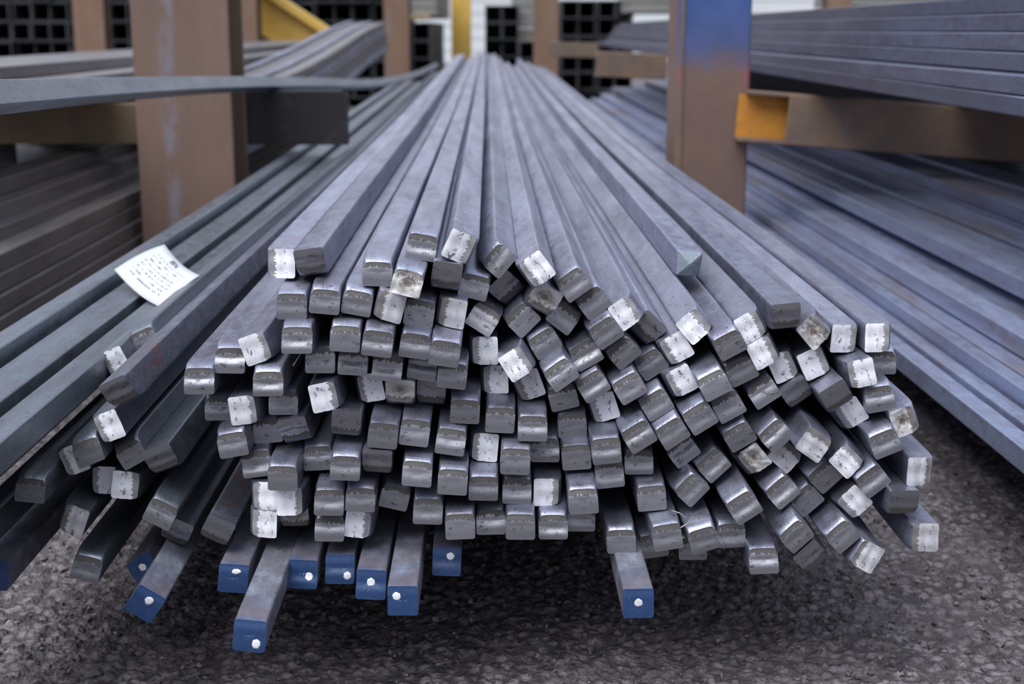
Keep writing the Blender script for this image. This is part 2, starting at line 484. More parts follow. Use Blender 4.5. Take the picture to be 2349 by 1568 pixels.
def bar(X, Y, Z, roll, typ, mat_s, mat_c, name='steel_bar', w=S, h=S, length=7.3, path=None, face=True, rseed=0, near=True):
    """one bar as an Empty at its cut end with shaft and cut_end children; roll clockwise, strip side up at 0"""
    rr = random.Random(rseed)
    root = empty(name, (X, Y, Z))
    ca, sa = math.cos(math.radians(roll)), math.sin(math.radians(roll))
    par = dict(A=rr.uniform(0.0034, 0.0052), rec=rr.uniform(0.0008, 0.0022), bulge=rr.choice((0.0004, 0.0012, 0.0022, 0.0030)) * rr.uniform(0.8, 1.2), tx=rr.uniform(-0.07, 0.07), tz=rr.uniform(-0.02, 0.10), ph=rr.uniform(0, 6), b0=rr.uniform(0.42, 0.58))
    if typ in 'wv':
        par['A'] *= 0.75; par['bulge'] *= 0.35; par['rec'] *= 0.6
    prof = profile(w, h, 0.0021 if w <= 0.03 else 0.002, 4 if typ == 't' else 3, 5 if near and face else 0)
    if path is None:
        path = lambda t: (0.0, 0.0)
    def put(u, v, y, t):
        dx, dz = path(t)
        return (u * ca + v * sa + dx, y, -u * sa + v * ca + dz)
    rings = [min(t, length) for t in (RINGS if near else [0.0, 0.3, 0.9, 1.6, 2.4, 3.4, 4.6, 6.0, 1e9])]
    rings = sorted(set(rings))
    V, Fc = [], []
    n = len(prof)
    for t in rings:
        for (u, v) in prof:
            if near:
                uu, vv, yy = shear(u, v, t, typ, par)
            else:
                uu, vv, yy = u, v, t
            V.append(put(uu, vv, yy, t))
    for k in range(len(rings) - 1):
        for i in range(n):
            j = (i + 1) % n
            Fc.append((k * n + i, k * n + j, (k + 1) * n + j, (k + 1) * n + i))
    Fc.append(tuple((len(rings) - 1) * n + i for i in range(n)))
    if not face:
        Fc.append(tuple(range(n - 1, -1, -1)))
    o = mesh('shaft', V, Fc, mat_s, root, True)
    for pg in o.data.polygons:
        if len(pg.vertices) > 4:
            pg.use_smooth = False
    o.modifiers.new('wn', 'WEIGHTED_NORMAL')
    if face:
        V, Fc, UV = [], [], []
        sc = [1.0, 0.97, 0.86, 0.72, 0.56, 0.4, 0.24, 0.1]
        for f in sc:
            for (u, v) in prof:
                uu, vv, yy = shear(u * f, v * f, 0.0, typ, par)
                if typ in 'gwvp' and f < 1:       # keep the inner rings inside the rolled-over outline
                    ub, vb, _ = shear(u, v, 0.0, typ, par)
                    uu, vv = ub * f, vb * f - (1 - f) * par['A'] * 0.3
                V.append(put(uu, vv, yy, 0.0)); UV.append((u * f / w + 0.5, v * f / h + 0.5))
        for k in range(len(sc) - 1):
            for i in range(n):
                j = (i + 1) % n
                Fc.append((k * n + j, k * n + i, (k + 1) * n + i, (k + 1) * n + j))
        Fc.append(tuple((len(sc) - 1) * n + i for i in range(n - 1, -1, -1)))
        c = mesh('painted_end' if typ == 'b' else 'cut_end', V, Fc, mat_c, root, typ != 't')
        uvl = c.data.uv_layers.new(name='face')
        for lp in c.data.loops:
            uvl.data[lp.index].uv = UV[lp.vertex_index]
    else:
        c = None
    return root, c, par, (ca, sa)

BARS = """
A1 -0.1766 1.1972 0.3851 -89 w
A2 -0.1492 1.1823 0.3878 172 g
A3 -0.1628 1.1590 0.3570 1 g
A4 -0.1351 1.1600 0.3614 6 g
A5 -0.1087 1.1630 0.3595 10 g
A6 -0.0920 1.1694 0.3828 2 g
A7 -0.0655 1.1422 0.3795 15 p
A8 -0.0552 1.1831 0.4028 10 g
A9 -0.0231 1.1704 0.4026 115 w
A10 -0.0348 1.1662 0.3783 189 g
A11 -0.0114 1.1904 0.3680 14 g
A12 0.0075 1.1960 0.3890 -50 g
A13 0.0392 1.1620 0.3846 -126 w
A14 0.0718 1.1885 0.3690 -36 g
A15 0.0893 1.1986 0.3516 -37 g
A16 0.1188 1.1941 0.3427 55 w
A17 0.1381 1.2081 0.3251 -135 g
A18 0.1773 1.1929 0.3310 50 w
A19 0.2041 1.1766 0.3193 -29 g
A20 0.2251 1.1857 0.3317 62 w
A21 0.2363 1.1847 0.3092 62 w
A22 0.2516 1.1764 0.3414 175 g
A23 0.2800 1.1876 0.3275 50 p
A24 0.3087 1.1984 0.3177 93 w
A25 0.3354 1.1868 0.3209 90 w
A26 0.3441 1.2071 0.2968 0 g
A27 0.3176 1.1764 0.2918 -105 w
A28 0.2826 1.1944 0.2971 65 w
A29 0.2580 1.2023 0.2927 65 w
A30 0.2378 1.1946 0.2728 -33 g
A31 0.2694 1.1992 0.2692 145 g
A32 0.2962 1.1647 0.2737 148 g
A33 0.3148 1.1921 0.2520 -125 w
A34 0.3361 1.1797 0.2707 -10 g
A35 0.3582 1.1727 0.2510 70 p
A36 0.3378 1.1630 0.2356 -22 g
A37 0.3707 1.1613 0.2089 92 v
A38 0.3539 1.1495 0.1841 180 g
A39 0.3715 1.1455 0.1551 -90 v
A40 0.2770 1.1582 0.2353 35 v
A41 0.3089 1.1680 0.2176 45 w
A42 0.3291 1.1645 0.2015 -38 g
A43 0.2468 1.1803 0.2376 -45 g
A44 0.2158 1.1810 0.2369 -32 g
A45 0.2296 1.1847 0.2125 -130 p
A46 0.2603 1.1889 0.2160 42 v
A47 0.2908 1.1761 0.2011 -45 g
A48 0.2536 1.1759 0.1881 -43 g
A49 0.2774 1.1846 0.1772 -43 g
A50 0.3159 1.1685 0.1786 -135 w
A51 0.2620 1.1514 0.1564 -43 g
A52 0.3015 1.1491 0.1567 -44 g
A53 0.2796 1.1582 0.1323 137 g
A54 0.3225 1.1460 0.1390 -62 v
A55 0.2356 1.1502 0.1349 -3 g
B1 0.0886 1.1850 0.2818 -33 g
B2 0.1197 1.1808 0.2805 -32 g
B3 0.1657 1.1924 0.2814 -118 w
B4 0.1907 1.1671 0.2865 -28 g
B5 0.2167 1.1877 0.2936 -28 g
B6 0.2061 1.1841 0.2627 -30 g
B7 0.1436 1.1849 0.2648 -32 g
B8 0.1803 1.1734 0.2553 -33 g
B9 0.1562 1.1704 0.2432 -33 g
B10 0.1271 1.1650 0.2418 -32 g
B11 0.0997 1.1981 0.2571 -108 w
B12 0.1000 1.1616 0.2305 -5 g
B13 0.1044 1.1781 0.2039 -5 g
B14 0.1307 1.1859 0.2131 0 g
B15 0.1401 1.1657 0.1864 -4 g
B16 0.1737 1.1710 0.1921 -48 g
B17 0.1682 1.1919 0.2209 -38 g
B18 0.1939 1.1828 0.2104 -43 g
B19 0.2154 1.1456 0.1846 -35 g
B20 0.1140 1.1616 0.1492 -3 g
B21 0.1451 1.1869 0.1354 -8 g
B22 0.1507 1.1394 0.1606 -8 g
B23 0.1814 1.1411 0.1581 -16 g
B24 0.2106 1.1699 0.1515 -2 g
B25 0.1810 1.1915 0.1310 0 g
C1 0.0469 1.1828 0.3555 -150 p
C2 0.0162 1.2187 0.3588 135 g
C3 -0.0036 1.1955 0.3378 33 v
C4 0.0284 1.1998 0.3361 -45 g
C5 0.0660 1.2031 0.3377 38 g
C6 0.0473 1.1943 0.3174 -32 g
C7 0.0830 1.1948 0.3072 -30 g
C8 0.0992 1.1852 0.3282 -36 g
C9 0.1152 1.1932 0.3085 -42 g
C10 0.1409 1.2071 0.2952 -35 g
C11 0.1617 1.1971 0.3095 -122 w
C12 0.0600 1.1681 0.2961 -35 g
C13 -0.0043 1.1979 0.3083 -92 w
C14 0.0245 1.1747 0.3025 58 w
C15 0.0046 1.2063 0.2805 -92 w
C16 0.0341 1.1960 0.2778 -110 v
C17 0.0643 1.1955 0.2686 -14 g
C18 -0.0200 1.1662 0.2645 3 g
C19 0.0099 1.1699 0.2553 4 g
C20 0.0372 1.1638 0.2501 1 g
C21 0.0728 1.1940 0.2437 -3 g
C22 0.0755 1.1787 0.2194 -4 g
C23 0.0489 1.1913 0.2234 0 g
C24 0.0226 1.1518 0.2242 4 g
C25 -0.0046 1.1769 0.2280 -85 w
C26 -0.0319 1.1574 0.2407 9 g
C27 -0.0622 1.1555 0.2488 8 g
C28 -0.0602 1.1426 0.2172 4 g
C29 -0.0304 1.1414 0.2098 4 g
C30 -0.0047 1.1495 0.2020 2 g
C31 0.0241 1.1675 0.1935 2 g
C32 0.0509 1.1699 0.1893 91 w
C33 0.0798 1.1472 0.1903 -4 g
C34 -0.0246 1.1371 0.1720 -2 g
C35 0.0015 1.1646 0.1667 0 g
C36 0.0265 1.1448 0.1684 0 g
C37 0.0549 1.1570 0.1649 0 g
C38 0.0796 1.1740 0.1653 0 g
C39 -0.0517 1.1477 0.1823 3 g
C40 -0.0812 1.1775 0.1849 14 g
C41 -0.1088 1.1494 0.1926 4 g
C42 -0.1354 1.1493 0.1900 2 g
C43 -0.1204 1.1437 0.2225 3 g
C44 -0.0945 1.1527 0.2223 184 g
C45 -0.0884 1.1465 0.2489 7 g
C46 -0.1479 1.1822 0.2193 -2 g
C47 -0.1204 1.1586 0.2536 186 g
C48 -0.1371 1.1583 0.2781 80 w
C49 -0.1028 1.1851 0.2789 -100 w
C50 -0.0753 1.1729 0.2773 182 p
C51 -0.0496 1.1877 0.2731 184 g
C52 -0.1657 1.1707 0.2448 168 g
C53 -0.1913 1.1878 0.2423 -4 g
C54 -0.2166 1.1568 0.2392 -10 g
C55 -0.1997 1.1740 0.2168 -7 g
C56 -0.1731 1.1431 0.2134 1 g
C57 -0.1929 1.1642 0.1891 -91 w
C58 -0.1685 1.1561 0.1871 90 w
C59 -0.1951 1.1646 0.1642 -87 w
C60 -0.1703 1.1845 0.1629 180 p
C61 -0.1365 1.1566 0.1641 2 g
C62 -0.1111 1.1598 0.1647 98 w
C63 -0.2063 1.1638 0.2654 84 w
C64 -0.2316 1.1873 0.2631 0 g
C65 -0.1822 1.1441 0.2957 0 g
C66 -0.2414 1.1568 0.2945 0 g
C67 -0.1754 1.1784 0.2703 0 g
C68 -0.2168 1.1670 0.3100 2 g
C69 -0.1916 1.1531 0.3214 72 w
C70 -0.1567 1.1403 0.3327 1 g
C71 -0.1180 1.1467 0.3322 4 g
C72 -0.0907 1.1407 0.3296 8 g
C73 -0.0606 1.1515 0.3255 9 g
C74 -0.0356 1.1379 0.3216 10 g
C75 -0.0820 1.1560 0.3558 -75 v
C76 -0.0574 1.1655 0.3495 9 g
C77 -0.0313 1.1708 0.3472 -80 v
C78 -0.1421 1.1715 0.3083 1 g
C79 -0.1140 1.1683 0.3076 4 g
C80 -0.0847 1.1613 0.3042 6 g
C81 -0.0560 1.1793 0.3002 8 g
C82 -0.0305 1.1654 0.2960 7 g
L1 -0.3057 1.1449 0.2860 155 g
L2 -0.3230 1.1665 0.2504 -112 w
L3 -0.3411 1.1650 0.2306 -22 g
L31 -0.3608 1.1867 0.2150 -112 w
L4 -0.3087 1.1789 0.2246 -30 g
L5 -0.2795 1.1687 0.2206 160 g
L6 -0.3863 1.1503 0.2022 6 g
L7 -0.3154 1.1877 0.1918 98 w
L8 -0.3408 1.2049 0.1910 -88 w
L9 -0.2789 1.1561 0.1782 28 g
L10 -0.3600 1.1727 0.1656 -70 v
L11 -0.2743 1.1857 0.1488 -155 g
L12 -0.2329 1.1562 0.1601 -152 g
L13 -0.3499 1.1727 0.1232 14 g
L14 -0.4222 1.1481 0.1250 3 b
L15 -0.3115 1.2150 0.1030 -35 b
L16 -0.2804 1.0893 0.1228 35 b
L17 -0.2171 1.1377 0.1250 6 b
L18 -0.1843 1.0204 0.1250 6 b
L19 -0.1594 1.1475 0.1250 3 b
L20 -0.1288 1.1582 0.1250 2 b
L21 -0.0993 1.1232 0.1250 3 b
L22 -0.0706 1.0873 0.1250 0 b
L23 -0.0372 1.1751 0.1250 2 b
L24 0.1208 1.0790 0.1248 -1 b
L26 -0.3330 1.3490 0.2875 -25 g
L27 -0.3529 1.3107 0.2730 -115 w
P1 0.1925 1.3401 0.3595 5 t
"""
BAR = [l.split() for l in BARS.strip().splitlines()]
BAR = [(r[0], float(r[1]), float(r[2]), float(r[3]), float(r[4]), r[5]) for r in BAR]
XZ = [(b[1], b[3]) for b in BAR]

BLUE = {   # white dot offset from the centre of the painted end (pixels) and the label
    'L14': (None, 'blue-ended square steel bar lying farthest out below the paper tag'),
    'L15': ((-4, -6), 'blue-ended square steel bar tucked in shade behind a tilted blue-ended bar'),
    'L16': ((10, -8), 'blue-ended square steel bar tipped onto its edge, white dot on its end'),
    'L17': ((8, -17), 'blue-ended bar with a flat white dot on its upper edge'),
    'L18': ((16, 20), 'longest blue-ended steel bar reaching out over the asphalt, dot near its lower corner'),
    'L19': ((15, 6), 'blue-ended bar beside the longest one, white dot right of centre'),
    'L20': ((18, 15), 'scratched blue-ended bar with its white dot by the lower edge'),
    'L21': ((0, -6), 'blue-ended bar with a ragged white dot at its centre, rust above'),
    'L22': ((-15, -11), 'blue-ended bar with bluish top, white dot near its upper corner'),
    'L23': ((9, -12), 'short-reaching blue-ended bar at the edge of the dark hollow'),
    'L24': ((0, -2), 'lone blue-ended bar across the dark hollow from the other blue ends'),
}
SPECIAL = {
    'A7': 'steel bar in the top layer with a white torn end stained brown',
    'A35': 'steel bar with a round cratered end on the flank facing the blue-sprayed post',
    'A23': 'diamond-turned bar in the top layer with a pale hollowed end',
    'A45': 'steel bar deep in the heap with a torn, cracked shiny end',
    'C50': 'steel bar with two brown holes in its pale pitted end',
    'C60': 'half-hidden steel bar with a torn dark end just above the blue ends',
    'C1': 'steel bar with a dark brown-stained torn end under the top layer',
    'L1': 'steel bar in front of the paper tag with a red smudge on its side',
    'L12': 'steel bar with reddish flaking patches on its upper side near the blue ends',
    'P1': 'steel bar with a pointed blue-grey tip lying on top of the heap',
    'A25': 'outermost top-layer bar with white end on the flank facing the blue-sprayed post',
    'A39': 'lowest bar with a pale end at the foot of the flank facing the blue-sprayed post',
}

def pile_path(X):
    jx, jz = R.uniform(-0.003, 0.003), R.uniform(-0.002, 0.002)
    def f(t):
        k = smooth(0.0, 2.2, t)
        return (-0.055 * X * k + jx * smooth(0.5, 5, t), 0.0042 * t + jz * smooth(0.5, 5, t))
    return f

ANCHOR = {'A7': 'stain-torn bar', 'A35': 'cratered bar', 'A45': 'cracked-end bar', 'C50': 'twin-holed bar', 'C1': 'brown-pitted bar', 'L1': 'red-smudged bar',
          'L12': 'flaking bar', 'P1': 'pointed bar', 'A25': 'outermost white-ended bar', 'L24': 'lone blue bar', 'L18': 'longest blue bar', 'L23': 'hollow-side blue bar'}
APOS = {b[0]: (b[1], b[3]) for b in BAR}
NUM = ['', 'one', 'two', 'three', 'four', 'five', 'six', 'seven', 'eight', 'nine', 'ten', 'eleven']
SEEN = {}
def bar_label(nm, X, Z, roll, typ):
    r = (roll + 45) % 90 - 45
    tilt = 'level' if abs(r) < 12 else ('tipped' if abs(r) < 26 else 'edge-on')
    look = {'g': 'grey-ended', 'w': 'white-ended', 'v': 'pale-ended', 'p': 'pitted'}[typ]
    opts = []
    for a, an in ANCHOR.items():
        ax, az = APOS[a]
        opts.append((math.hypot(X - ax, Z - az), (X - ax) / 0.0255, (Z - az) / 0.0255, an))
    opts.sort()
    lab = ''
    for dist, dx, dz, an in opts:
        ix, iz = int(round(abs(dx))), int(round(abs(dz)))
        if max(ix, iz) > 11 or ix + iz == 0:
            continue
        v_ = '%s row%s %s' % (NUM[iz], 's' if iz > 1 else '', 'above' if dz > 0 else 'below') if iz else ''
        h_ = '%s towards the %s post' % (NUM[ix], 'sprayed' if dx > 0 else 'rusty') if ix else ''
        lab = '%s %s bar %s from the %s' % (tilt, look, ', '.join(s for s in (v_, h_) if s), an)
        if lab not in SEEN:
            break
    SEEN[lab] = nm
    return lab

for k, (nm, X, Y, Z, roll, typ) in enumerate(BAR):
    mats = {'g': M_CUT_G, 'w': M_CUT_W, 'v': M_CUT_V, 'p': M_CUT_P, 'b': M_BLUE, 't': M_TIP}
    ms = M_SCALE_BLUE if typ == 'b' else (M_SCALE_TEAL if nm[0] == 'L' else M_SCALE)
    if nm in ('L1', 'L12'):
        ms = M_SCALE_RED
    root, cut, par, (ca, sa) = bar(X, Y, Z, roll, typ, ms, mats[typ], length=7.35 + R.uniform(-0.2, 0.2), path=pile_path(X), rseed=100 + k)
    if typ == 'b':
        off, lab = BLUE[nm]
        tag(root, lab, 'steel bar', 'blue-ended square bars at the foot of the heap')
        if off:
            q = Y / F_PX
            cx, cz = off[0] * q, -off[1] * q
            rr = random.Random(k)
            rad = 0.0033
            pts = []
            for i in range(22):
                a = 2 * math.pi * i / 22
                r_ = rad * (1 + rr.uniform(-0.10, 0.12))
                ez = 0.68 if nm == 'L17' else 1.0
                pts.append((cx + r_ * math.cos(a) * (1.12 if nm == 'L17' else 1), cz + r_ * math.sin(a) * ez * (1.15 if nm == 'L18' else 1)))
            V, Fc = [], []
            def yof(px, pz, lift):
                u = px * ca - pz * sa; v = px * sa + pz * ca
                return shear(max(-S / 2, min(S / 2, u)), max(-S / 2, min(S / 2, v)), 0.0, typ, par)[2] - lift
            for sc_, lift in ((1.0, 0.0001), (0.85, 0.00035), (0.5, 0.0004)):
                for (px, pz) in pts:
                    xx, zz = cx + (px - cx) * sc_, cz + (pz - cz) * sc_
                    V.append((xx, yof(xx, zz, lift), zz))
            n = 22
            for a in range(2):
                for i in range(n):
                    j = (i + 1) % n
                    Fc.append((a * n + i, a * n + j, (a + 1) * n + j, (a + 1) * n + i))
            Fc.append(tuple(2 * n + i for i in range(n)))
            d = mesh('paint_dot', V, Fc, M_DOT, cut, True)
            d['label'] = 'white paint dot'
    elif nm in SPECIAL:
        tag(root, SPECIAL[nm], 'steel bar', 'square steel bars of the big heap')
    else:
        tag(root, bar_label(nm, X, Z, roll, typ), 'steel bar', 'square steel bars of the big heap')

# bars of the same heap whose ends lie outside the frame, and fillers added in the dark
def long_bar(X, Z, y0, label, group, mat, w=S, h=S, roll=0.0, length=7.0, path=None, name='steel_bar', near=False):
    root, _, _, _ = bar(X, y0, Z, roll, 'b', mat, mat, name=name, w=w, h=h, length=length, path=path, face=False, near=near, rseed=R.randint(0, 9999))
    tag(root, label, 'steel bar', group)
    return root
GL = 'long bars running past the paper tag'
long_bar(-0.463, 0.2795, 0.62, 'square steel bar under the upper corner of the paper tag, nearest the rusty post', GL, M_SCALE_TEAL, path=pile_path(-0.3))
long_bar(-0.421, 0.268, 0.62, 'wide flat steel bar under the middle of the paper tag', GL, M_SCALE_TEAL, w=0.040, h=0.026, path=pile_path(-0.3), name='flat_bar')
long_bar(-0.377, 0.2655, 0.62, 'square steel bar under the lower edge of the paper tag', GL, M_SCALE_TEAL, path=pile_path(-0.3))
for X in (-0.463, -0.434, -0.405, -0.376):
    Z = 0.240
    while Z > 0.11:
        if all((x - X) ** 2 + (z - Z) ** 2 > 0.0315 ** 2 for x, z in XZ):
            XZ.append((X, Z))
            long_bar(X, Z, 0.75, 'dark square steel bar buried below the bars that carry the paper tag', 'buried bars below the paper tag', M_SCALE_TEAL, path=pile_path(-0.3))
        Z -= 0.0262
for X in (-0.008, 0.020, 0.048, 0.076, 0.150, 0.178, 0.206):  # filler bars added to keep stray light out of the hollow
    if all((x - X) ** 2 + (0.125 - z) ** 2 > 0.028 ** 2 for x, z in XZ):
        long_bar(X, 0.125, 1.52, 'added light-blocking steel bar set back in the hollow under the heap', 'added bars set back in the hollow', M_SCALE, path=pile_path(X))

# ------------------------------------------------------------------ bar resting high on the support beam, crossing before the rusty post
def spline(pts):
    """Catmull-Rom through (y, x, z)"""
    def f(y):
        i = 0
        while i < len(pts) - 2 and y > pts[i + 1][0]:
            i += 1
        p1, p2 = pts[i], pts[i + 1]
        p0 = pts[i - 1] if i > 0 else tuple(2 * a - b for a, b in zip(p1, p2))
        p3 = pts[i + 2] if i + 2 < len(pts) else tuple(2 * a - b for a, b in zip(p2, p1))
        t = (y - p1[0]) / (p2[0] - p1[0])
        res = []
        for c in (1, 2):
            m1 = (p2[c] - p0[c]) / (p2[0] - p0[0]) * (p2[0] - p1[0])
            m2 = (p3[c] - p1[c]) / (p3[0] - p1[0]) * (p2[0] - p1[0])
            t2, t3 = t * t, t * t * t
            res.append((2 * t3 - 3 * t2 + 1) * p1[c] + (t3 - 2 * t2 + t) * m1 + (-2 * t3 + 3 * t2) * p2[c] + (t3 - t2) * m2)
        return res
    return f

def curved_bar(pts, label, cat, group, mat, w, h, roll=0.0, name='steel_bar', step=0.2, twist=0.0):
    f = spline(pts)
    y0, y1 = pts[0][0], pts[-1][0]
    x0, z0 = f(y0)
    root = empty(name, (x0, y0, z0))
    prof = profile(w, h, 0.002)
    n = len(prof); V, Fc = [], []
    m = max(4, int((y1 - y0) / step))
    for k in range(m + 1):
        y = y0 + (y1 - y0) * k / m
        x, z = f(y)
        a = math.radians(roll + twist * k / m); ca, sa = math.cos(a), math.sin(a)
        for (u, v) in prof:
            V.append((u * ca + v * sa + x - x0, y - y0, -u * sa + v * ca + z - z0))
    for k in range(m):
        for i in range(n):
            j = (i + 1) % n
            Fc.append((k * n + i, k * n + j, (k + 1) * n + j, (k + 1) * n + i))
    Fc.append(tuple(m * n + i for i in range(n))); Fc.append(tuple(range(n - 1, -1, -1)))
    o = mesh('shaft', V, Fc, mat, root, True)
    for pg in o.data.polygons:
        if len(pg.vertices) > 4:
            pg.use_smooth = False
    o.modifiers.new('wn', 'WEIGHTED_NORMAL')
    tag(root, label, cat, group)
    return root
DP = 3.0      # depth of the first row of posts
pts = []
for (x, y, d) in ((-290, 240, 0.98), (0, 223, 1.30), (250, 206, 1.85), (520, 194, 2.80), (700, 192, 3.7), (860, 192, 4.9), (950, 172, 6.2), (1000, 150, 7.6)):
    q = P(x, y, d); pts.append((q.y, q.x, q.z))
curved_bar(pts, 'single grey steel bar lying high on the support beam across the rusty post', 'steel bar', None, M_SCALE_TEAL, S, S, -26)

# ------------------------------------------------------------------ posts and arms
def px_box(x0, x1, y0, y1, d):
    a, b = P(x0, y1, d), P(x1, y0, d)
    return a.x, b.x, a.z, b.z

# rusty H-section post beside the paper tag
x0, x1, _, _ = px_box(325, 521, 0, 500, DP)
rp = empty('rack_post', ((x0 + x1) / 2, DP, 0))
hw = (x1 - x0) / 2
boxes('front_flange', [(-hw, hw, 0, 0.014, 0, 2.4)], scraped_rust(), rp, 0.003)
boxes('web', [(-0.005, 0.005, 0.0145, 0.166, 0, 2.4)], M_RUST_DARK, rp)
boxes('back_flange', [(-hw, hw, 0.1665, 0.18, 0, 2.4)], M_RUST_DARK, rp, 0.003)
tag(rp, 'rusty brown H-section rack post with pale scrape down its face', 'post')

# rusty post with blue spray paint
def sprayed():
    M = NT('rust_with_blue_spray')
    c = M.coord('Object')
    n = M.noise(c, 7, 6, 0.62); n2 = M.noise(c, 60, 4, 0.6); n3 = M.noise(c, 14, 4, 0.6)
    col = M.mix(M.ramp(n, [(0.33, 0.0), (0.68, 1.0)]), (0.155, 0.095, 0.075), (0.205, 0.125, 0.09))
    col = M.mix(M.math('MULTIPLY', n2, 0.35), col, (0.07, 0.05, 0.045))
    tc = M.n('ShaderNodeTexCoord'); sp = M.n('ShaderNodeSeparateXYZ'); M.l(tc.outputs['Object'], sp.inputs[0])
    front = M.math('LESS_THAN', sp.outputs['Y'], 0.004)
    zz = M.math('ADD', sp.outputs['Z'], M.math('MULTIPLY', M.math('SUBTRACT', n3, 0.5), 0.10))
    pk = M.ramp(zz, [(0.455, 0.0), (0.485, 0.45), (0.53, 0.0)])
    edge = M.ramp(M.math('ABSOLUTE', sp.outputs['X']), [(0.055, 0.0), (0.08, 1.0)])
    col = M.mix(M.math('MULTIPLY', M.math('MULTIPLY', pk, edge), front), col, (0.5, 0.04, 0.10))
    bl = M.ramp(zz, [(0.485, 0.0), (0.545, 0.75), (0.62, 0.97)])
    blc = M.mix(M.ramp(n3, [(0.35, 0.0), (0.65, 1.0)]), (0.022, 0.075, 0.22), (0.055, 0.095, 0.26))
    inside = M.ramp(sp.outputs['X'], [(0.0, 1.0), (1.0, 1.0)])
    col = M.mix(M.math('MULTIPLY', bl, front), col, blc)
    M.l(col, M.b.inputs['Base Color']); M.set(Roughness=0.65)
    M.bump(n2, 0.3, 0.002)
    return M.m
x0, x1, _, _ = px_box(1545, 1727, 0, 480, DP)
bp = empty('rack_post', ((x0 + x1) / 2, DP, 0))
hw = (x1 - x0) / 2
boxes('box_section', [(-hw, hw, 0, 0.16, 0, 2.4)], sprayed(), bp, 0.006)
boxes('corner_weld', [(-hw + 0.006, -hw + 0.014, -0.003, 0.002, 0, 2.4)], M_RUST_ARM, bp, 0.001)
tag(bp, 'rusty rack post sprayed blue at the top with pink overspray', 'post')

# arms on the rusty post
M_ARM_SHADED = rust('shaded_arm', (0.020, 0.019, 0.022), (0.035, 0.030, 0.030), (0.06, 0.045, 0.035), 6.0, 1.0)  # near-black rust: the shade on this arm end put into its colour
M_ARM_OCHRE = rust('ochre_arm', (0.15, 0.115, 0.08), (0.22, 0.15, 0.075), (0.14, 0.13, 0.12), 6.0, 1.0)
def arm(xa, xb, y0, y1, d, mat, label):
    a = P(xa, y0, d); b = P(xb, y1, d)
    hh = a.z - b.z; L = b.x - a.x
    o = empty('steel_channel', (b.x, d, b.z))
    prof = []
    r = 0.016                                     # rounded upper end corner
    for k in range(5):
        t = math.radians(90 * k / 4)
        prof.append((-r + r * math.sin(t), hh - r + r * math.cos(t)))
    outl = [(-L, 0), (-L, hh)] + prof + [(0, 0)]
    n = len(outl)
    V = [(x, 0.0, z) for x, z in outl] + [(x, 0.012, z) for x, z in outl]
    Fc = [tuple(range(n)), tuple(range(2 * n - 1, n - 1, -1))] + [(i, n + i, n + (i + 1) % n, (i + 1) % n) for i in range(n)]
    w = mesh('web', V, Fc, mat, o)
    bm = bmesh.new(); bm.from_mesh(w.data); bmesh.ops.recalc_face_normals(bm, faces=bm.faces); bm.to_mesh(w.data); bm.free()
    boxes('top_flange', [(-L, -r - 0.002, 0.0125, 0.085, hh - 0.012, hh)], mat, o)
    boxes('bottom_flange', [(-L, -0.006, 0.0125, 0.085, 0, 0.012)], mat, o)
    tag(o, label, 'steel channel')
arm(530, 800, 210, 332, DP + 0.25, M_ARM_SHADED, 'shade-darkened arm end reaching from the rusty post over the heap')
arm(-420, 350, 240, 329, DP + 0.21, M_ARM_OCHRE, 'ochre-brown arm behind the rusty post under the single high bar')

# arm at the blue-sprayed post, open at its end with orange rust inside
a = P(1692, 206, DP - 0.045); b = P(1692, 325, DP - 0.045)
hh = a.z - b.z
ra = empty('steel_channel', (b.x, DP - 0.045, b.z), (0, math.radians(4.3), 0))
q = DP / F_PX
L = 1.9
boxes('web', [(0.0, L, 0.035, 0.042, 0.009, hh - 0.009)], M_RUST_ORANGE, ra)
boxes('top_flange', [(0.012, L, 0.0, 0.044, hh - 0.0085, hh)], M_RUST_ARM, ra, 0.002)
boxes('bottom_flange', [(0.0, L, 0.0, 0.044, 0, 0.0085)], M_RUST_ARM, ra, 0.002)
boxes('cover_plate', [(105 * q, L, -0.009, -0.0005, 0.002, hh - 0.003)], M_RUST_ARM, ra, 0.002)
tag(ra, 'brown channel beam with orange rust in its open end', 'steel channel')

def simple_arm(x0, x1, y0, y1, d, label, mat, tilt=0.0):
    xa, xb, za, zb = px_box(x0, x1, y0, y1, d)
    o = empty('steel_channel', (xa, d, za), (0, math.radians(tilt), 0))
    boxes('web', [(0, xb - xa, 0, 0.012, 0, zb - za)], mat, o, 0.003)
    boxes('top_flange', [(0.002, xb - xa, 0.0125, 0.09, zb - za - 0.01, zb - za)], mat, o)
    boxes('bottom_flange', [(0.002, xb - xa, 0.0125, 0.09, 0, 0.01)], mat, o)
    tag(o, label, 'steel channel')
simple_arm(1366, 1530, 118, 176, 4.9, 'short brown support beam seen past the blue-sprayed post', M_RUST_ARM, 2.5)
simple_arm(1257, 1372, 96, 130, 8.0, 'dark far support beam at the distant post behind the heap', M_RUST_DARK, 1.5)

